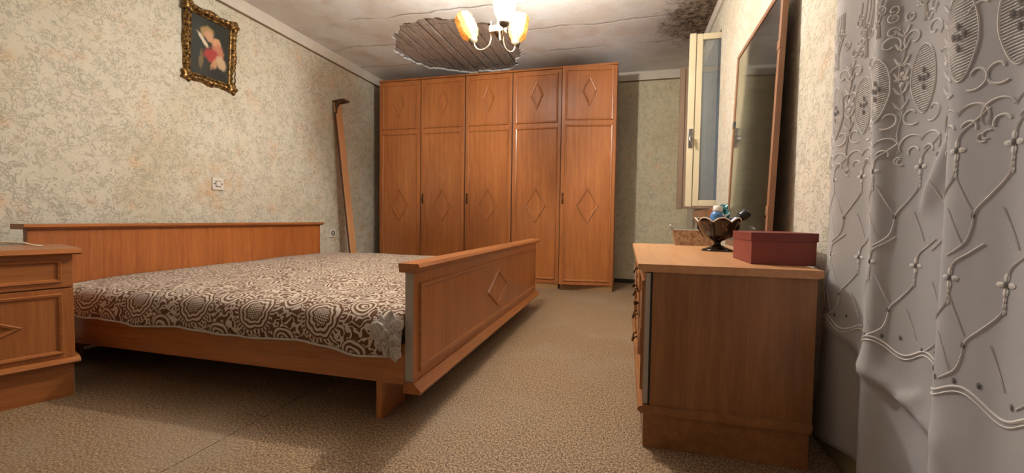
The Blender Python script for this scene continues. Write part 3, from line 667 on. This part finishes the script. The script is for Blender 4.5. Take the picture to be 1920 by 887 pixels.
BRASS = plain('pale_brass', srgb(206,196,176), .25, .8); CUP = plain('lamp_cup', srgb(132,120,104), .35, .7)
MB().box(-.050, .050, -.028, .028, -.016, .022).build('hub', plain('cream_hub', srgb(214,186,140), .4), ch, bevel=.004)
MB().lathe([(0,-.045),(.010,-.043),(.016,-.030),(.030,-.018),(.030,-.014),(0,-.014)], 20).build('finial', BRONZE, ch, smooth=True)
MB().tube([(0,0,.02),(0,0,ZC-H.z-.03)], .006, 10).build('stem', BRASS, ch, smooth=True)
MB().lathe([(0,ZC-H.z-.065),(.012,ZC-H.z-.06),(.045,ZC-H.z-.02),(.050,ZC-H.z-.0005),(0,ZC-H.z-.0005)], 24).build('ceiling_cup', BRASS, ch, smooth=True)
for ai, (ang, rad, tilt) in enumerate(((166, .185, 27), (62, .165, 15), (-60, .165, 6))):
    d = Vector((math.cos(R(ang)), math.sin(R(ang)), 0)); lit = ai == 2
    z_b = -.035
    ax = (Vector((0,0,1))*math.cos(R(tilt))+d*math.sin(R(tilt)))
    base = d*rad+Vector((0,0,z_b))
    pts = [d*.045+Vector((0,0,-.005))]
    c0, c1 = d*.06, base-ax*.012
    pts += [d*.052+Vector((0,0,-.05))]
    for k in range(1, 8):
        q = k/8; th = math.pi*q; cx = .052+(c1.dot(d)-.052)*(1-math.cos(th))/2; pts.append(d*cx+Vector((0,0,-.05+(c1.z+.05)*q-.055*math.sin(th))))
    pts.append(c1+ax*.006)
    arm = MB().tube(pts, .0048, 10).build('arm', BRASS, ch, smooth=True)
    mt = axis_mtx(base, ax)
    MB().lathe([(0,-.016),(.012,-.016),(.026,-.006),(.030,.004),(.030,.014),(.026,.018),(0,.018)], 24, mt).build('shade_cup', CUP, ch, smooth=True)
    Ls = .185
    def knob_(r, z, a, j):
        if 0 < j < 27: r += .0042*math.sin(a*9+(j % 4)*1.57)*math.sin(j*1.57+.6)+.0045*mnoise.noise(Vector((math.cos(a)*4, math.sin(a)*4, z*60)))
        return r, z
    prof = [(.024,.008)]+[(.026+.030*min(1, (k/27)*3.4)+.005*math.sin(k/27*3.1), .012+Ls*k/27) for k in range(1, 28)]
    prof += [(q[0]-.004, q[1]) for q in reversed(prof)]
    sh = MB().lathe(prof, 48, mt, lambda r, z, a, j: knob_(r, z, a, j if j < 28 else 55-j)).build('shade', SHL if lit else SH, ch, smooth=True)
    bulb = MB().lathe([(0,.018),(.013,.018),(.013,.04),(.024,.065),(.028,.085),(.024,.105),(.012,.117),(0,.120)], 20, mt)
    if lit:
        bt = NT('glowing_bulb'); bt.b.inputs['Emission Color'].default_value = (1,.88,.7,1); bt.b.inputs['Emission Strength'].default_value = 60; bmt = bt.fin((1,.95,.85,1), .4)
        bulb.build('bulb', bmt, ch, smooth=True)
        L = bpy.data.lights.new('bulb_light', 'POINT'); L.energy = LAMP_WATTS; L.color = LAMP_COLOR; L.shadow_soft_size = .03
        lo = bpy.data.objects.new('bulb_light', L); COL.objects.link(lo); lo.parent = ch; lo.location = base+ax*.150
    else: bulb.build('bulb', plain('opal_bulb', srgb(240,230,210), .3), ch, smooth=True)
MB().tube([(-.046,.0,.02),(-.046,0,.06)], .0025, 6).build('bracket_pin', BRASS, ch)

# ------------------------------------------------------------------ lace curtain
def clothmat(name, c, trans, alpha, weave=True):
    t = NT(name); v = t.coord('Object'); df = t.n('ShaderNodeBsdfDiffuse'); tl = t.n('ShaderNodeBsdfTranslucent'); tp = t.n('ShaderNodeBsdfTransparent')
    cc = t.mix(t.noise(v, 420, 2), tuple(k*.86 for k in c[:3])+(1,), c)
    t.set(df.inputs[0], cc); t.set(tl.inputs[0], cc)
    a = t.n('ShaderNodeMixShader'); a.inputs[0].default_value = trans; t.t.links.new(df.outputs[0], a.inputs[1]); t.t.links.new(tl.outputs[0], a.inputs[2])
    b = t.n('ShaderNodeMixShader'); b.inputs[0].default_value = alpha; t.t.links.new(a.outputs[0], b.inputs[1]); t.t.links.new(tp.outputs[0], b.inputs[2])
    t.t.links.new(b.outputs[0], t.out.inputs[0]); return t.m
VOILE = clothmat('white_voile', srgb(214,210,210), .4, .08); SATIN = clothmat('white_embroidery', srgb(236,232,230), .25, 0); EYEL = clothmat('shaded_eyelet', srgb(120,114,112), .2, .2)  # eyelet grey stands in for the dark seen through the holes
cp = [(1.520,.604),(1.465,.598),(1.41,.612),(1.36,.622),(1.31,.614),(1.265,.592),(1.235,.590),(1.20,.612),(1.15,.626),(1.09,.630),(1.035,.632),(.995,.618),(.968,.588),(.945,.566),(.915,.562),(.87,.572),(.82,.582),(.76,.576),(.71,.560),(.66,.575),(.61,.60)]
y_, k_ = .56, 0
while y_ > -.35: cp.append((y_, .60-.022*(-1)**k_)); y_ -= .06; k_ += 1
def catmull(P, t):
    i = min(int(t), len(P)-2); f = t-i; g = lambda k: Vector(P[max(0, min(len(P)-1, k))])
    a, b, c, d = g(i-1), g(i), g(i+1), g(i+2)
    return .5*((2*b)+(c-a)*f+(2*a-5*b+4*c-d)*f*f+(3*b-a-3*c+d)*f**3)
samp = [catmull(cp, (len(cp)-1)*i/800) for i in range(801)]; ul_ = [0]
for a, b in zip(samp, samp[1:]): ul_.append(ul_[-1]+(b-a).length)
UT = ul_[-1]
import bisect
def plan(u):
    u = max(0, min(UT-1e-6, u)); i = bisect.bisect_right(ul_, u)-1; f = (u-ul_[i])/max(1e-9, ul_[i+1]-ul_[i]); return samp[i].lerp(samp[i+1], f)
def u_of_y(y): return min(range(801), key=lambda i: abs(samp[i].x-y))*UT/800 if False else ul_[min(range(801), key=lambda i: abs(samp[i].x-y))]
CREASES = ((1.035, .985, 1.13, .79, .013, .010), (1.50, .44, 1.22, .365, .012, .012), (1.22, .365, 1.02, .285, .014, .012), (1.11, .37, 1.16, .34, .008, .008), (.93, .36, .80, .25, .008, .02))
def cpos(u, z):
    p = plan(u); y, x = p.x, p.y
    q = plan(u); sm = .62
    amp = 1.25 if z < 1.6 else max(.6, 1.25-(z-1.6)*.6)
    x = .594+(x-.60)*amp+.004*mnoise.noise(Vector((u*7, z*3.5, 0)))
    fl_ = max(0, min(1, (.47-z)/.40)); e = max(0, 1-u/.22)
    y += .075*fl_*e*e+.012*mnoise.noise(Vector((u*2, z*2, 7))); x += .010*fl_*e
    # diagonal pulled crease
    for (ya, za, yb, zb, am, wd_) in CREASES:
        L2 = (yb-ya)**2+(zb-za)**2; k = ((y-ya)*(yb-ya)+(z-za)*(zb-za))/L2
        if -.15 < k < 1.15:
            d_ = ((y-ya)*(zb-za)-(z-za)*(yb-ya))/math.sqrt(L2); fade = max(0, min(1, (k+.15)/.25, (1.15-k)/.25)); x -= am*fade*(math.exp(-(d_/wd_)**2) if d_ < 0 else math.exp(-(d_/(wd_*2.6))**2))
    return Vector((x, y, z))
def cnorm(u, z):
    a = cpos(u+.004, z)-cpos(u-.004, z); b = cpos(u, z+.004)-cpos(u, z-.004); n_ = a.cross(b).normalized()
    return n_ if n_.x < 0 else -n_
NU, NZ = 420, 170; cu = MB()
def hemz(u): return .055+.045*min(1, u/.30)+.008*math.sin(u*9)
for i in range(NU+1):
    u = UT*i/NU
    for j in range(NZ+1): cu.v.append(tuple(cpos(u, hemz(u)+(2.28-hemz(u))*j/NZ)))
for i in range(NU):
    for j in range(NZ): a = i*(NZ+1)+j; cu.f.append((a, a+NZ+1, a+NZ+2, a+1))
cur = empty('lace_curtain', (.60, .6, 0), 0, 'white embroidered lace curtain hanging over the right wall', 'curtain')
CL = Vector((.60, .6, 0))
def cpart(mb, name, mt, parent=None, **k):
    mb.v = [tuple(Vector(v)-CL) for v in mb.v]; return mb.build(name, mt, parent or cur, **k)
sheet = cpart(cu, 'voile_sheet', VOILE, smooth=True); md = sheet.modifiers.new('thickness', 'SOLIDIFY'); md.thickness = .0008; md.offset = 1
def ribbon(mb, pts, w, off=.0026, taper=False):
    """raised satin-stitch ribbon over (u,z) points"""
    n_ = len(pts); b = len(mb.v)
    for i in range(n_):
        p0, p1 = Vector(pts[max(0, i-1)]), Vector(pts[min(n_-1, i+1)]); d = (p1-p0); d = d.normalized() if d.length > 1e-9 else Vector((1, 0)); pr = Vector((-d.y, d.x)); q = Vector(pts[i])
        ww = w*(math.sin(math.pi*(i+.35)/(n_-.3)) if taper else 1)
        nr = cnorm(q.x, q.y)
        for s_, h in ((-1, .0016), (0, off+.0004), (1, .0016)):
            e = q+pr*(s_*ww/2); mb.v.append(tuple(cpos(e.x, e.y)+nr*h))
    for i in range(n_-1):
        a = b+3*i; mb.f += [(a, a+3, a+4, a+1), (a+1, a+4, a+5, a+2)]
    return mb
def disc(mb, u, z, a, b_, rot=0, n_=10, off=.003):
    b = len(mb.v); nr = cnorm(u, z); mb.v.append(tuple(cpos(u, z)+nr*off))
    for i in range(n_):
        t_ = 2*math.pi*i/n_; x_, y_ = a*math.cos(t_), b_*math.sin(t_); uu, zz = u+x_*math.cos(rot)-y_*math.sin(rot), z+x_*math.sin(rot)+y_*math.cos(rot)
        mb.v.append(tuple(cpos(uu, zz)+nr*(off-.0012)))
    mb.f += [(b, b+1+i, b+1+(i+1) % n_) for i in range(n_)]; return mb
def spiral(cu_, cz, r0_, r1_, a0, a1, n_=22): return [(cu_+(r0_+(r1_-r0_)*k/n_)*math.cos(a0+(a1-a0)*k/n_), cz+(r0_+(r1_-r0_)*k/n_)*math.sin(a0+(a1-a0)*k/n_)) for k in range(n_+1)]
uA = u_of_y(1.351); uB = u_of_y(1.108); PER = (uB-uA)/2
reps = [.045, .142, .286, .386, .52, .652, .738, .87, 1.0, 1.13]
for u in reps:
    if u < .03: continue
    zc = 1.062; a_, b_ = .030, .076
    oval = [(u+a_*math.sin(t_)*(1 if math.cos(t_) > -.2 else 1-.35*(-math.cos(t_)-.2)), zc+b_*math.cos(t_)) for t_ in [2*math.pi*k/40 for k in range(41)]]
    md_ = cpart(ribbon(MB(), oval, .0035), 'embroidered_medallion', SATIN)
    hm = MB(); k = -b_+.006
    while k < b_-.004:
        hwid = a_*math.sqrt(max(0, 1-(k/b_)**2))*(1 if k > -.016 else 1-.35*((-k/b_)-.2))-.002
        if hwid > .004: ribbon(hm, [(u-hwid, zc+k-.002), (u-hwid/3, zc+k), (u+hwid/3, zc+k), (u+hwid, zc+k+.002)], .0026, .002)
        k += .0052
    cpart(hm, 'hatched_fill', SATIN, md_, kind='stuff')
    ey = MB()
    for du, dz in ((0,.022),(0,-.022),(-.0125,.004),(.0125,.004),(0,0)): disc(ey, u+du*.8, zc+dz*.85, .0042, .0075, .2, 10, .0046)
    cpart(ey, 'eyelet_cluster', EYEL, md_, kind='stuff')
    for s_ in (-1, 1):
        for pts, wd in ((spiral(u+s_*.026, zc+.100, .023, .006, math.pi/2-s_*2.4, math.pi/2-s_*2.4+s_*6.4, 30), .0045),
                        (spiral(u+s_*.026, zc-.075, .024, .008, -math.pi/2-s_*.6, -math.pi/2+s_*4.2, 20), .0045),
                        (spiral(u+s_*.026, .915, .030, .022, math.pi/2+s_*1.2, math.pi/2-s_*2.1, 18), .0048),
                        (spiral(u+s_*.020, .902, .014, .010, math.pi/2+s_*1.3, math.pi/2-s_*1.9, 12), .0045),
                        (spiral(u+s_*.047, .885, .010, .004, s_*1.0, s_*5.0, 12), .0035),
                        (spiral(u+s_*.052, zc+.03, .020, .014, s_*.2+(0 if s_ > 0 else math.pi), s_*2.2+(0 if s_ > 0 else math.pi), 12), .004)):
            cpart(ribbon(MB(), pts, wd, taper=wd > .0046), 'embroidered_scroll', SATIN)
    nx_ = min([q for q in reps if q > u] or [u+PER]); sg = MB(); us = (u+nx_)/2
    ribbon(sg, [(us+.006*math.sin(q*.9), 1.19-.02*q) for q in range(14)], .0024)
    for q in range(6):
        for s_ in (-1, 1): ribbon(sg, [(us, 1.175-.034*q), (us+s_*.008, 1.183-.034*q), (us+s_*.015, 1.196-.034*q)], .0065, taper=True)
    for k in range(4): disc(sg, us+.008*math.cos(k*math.pi/2), 1.075+.012*math.sin(k*math.pi/2), .005, .007, k*math.pi/2+math.pi/2)
    if nx_-u > .095: cpart(sg, 'embroidered_sprig', SATIN, kind='stuff')
    bq = MB()
    for q in range(9):
        uu, zz = u+random.uniform(-.035, .035), 1.20+.012*q+random.uniform(-.01, .01)
        ribbon(bq, spiral(uu, zz, .013, .003, q, q+7.5, 18), .0035)
    for q in range(5): ribbon(bq, [(u+.006*math.sin(q+j*1.1)+(q-2)*.012*j/6, 1.19+.026*j) for j in range(7)], .003)
    cpart(bq, 'embroidered_bouquet', SATIN, kind='stuff')
    for fu, fz in ((u, .868), (u, .648)):
        fw = MB()
        for k in range(4): disc(fw, fu+.0085*math.cos(k*math.pi/2), fz+.0115*math.sin(k*math.pi/2), .0046, .0068, k*math.pi/2+math.pi/2)
        for k in (1, 2, 3): disc(fw, fu, fz-.014-.0095*k, .003, .005)
        fo = cpart(fw, 'embroidered_flower', SATIN); cpart(disc(MB(), fu, fz, .0042, .006, 0, 10, .0038), 'flower_eyelet', EYEL, fo)
    for z0 in (.868, .648):
        ctl = [(u+.050, z0+.062), (u+.028, z0+.045), (u+.004, z0+.024), (u, z0-.02), (u-.004, z0-.046), (u-.030, z0-.078), (u-.052, z0-.104), (u-.056, z0-.130), (u-.066, z0-.158), (u-.094, z0-.182)]
        cpart(ribbon(MB(), [tuple(catmull(ctl, 9*k/40)) for k in range(41)], .0034), 'embroidered_vine', SATIN)
        cpart(disc(MB(), u-.055, z0-.112, .0036, .0065), 'eyelet', EYEL)
    for lu, lz in ((u-.012, .735), (u-.09, .80), (u-.015, .515), (u-.085, .585)):
        cpart(ribbon(MB(), [(lu, lz+.034), (lu+.009, lz+.012), (lu+.018, lz-.008), (lu+.030, lz-.032)], .0038, taper=True), 'embroidered_leaf', SATIN)
    for q in range(3): cpart(disc(MB(), u-PER*(.2+.3*q), .478-.006*q, .0036, .0055), 'eyelet', EYEL)
for dz, wd in ((0, .0055), (-.009, .0032)):
    pts = []; u = .01
    while u < u_of_y(.4): ph = ((u-uA)/PER) % 1; pts.append((u, .452+dz+.013*math.cos(2*math.pi*ph))); u += .008
    cpart(ribbon(MB(), pts, wd), 'scalloped_border', SATIN)
cpart(MB().tube([(.60, 1.62, 2.29), (.60, -.45, 2.29)], .012, 12), 'curtain_rod', BRASS, smooth=True)
for y_ in (1.56, -.40): cpart(MB().tube([(.60, y_, 2.29), (XR-.0005, y_, 2.29)], .008, 10), 'rod_bracket', BRASS)
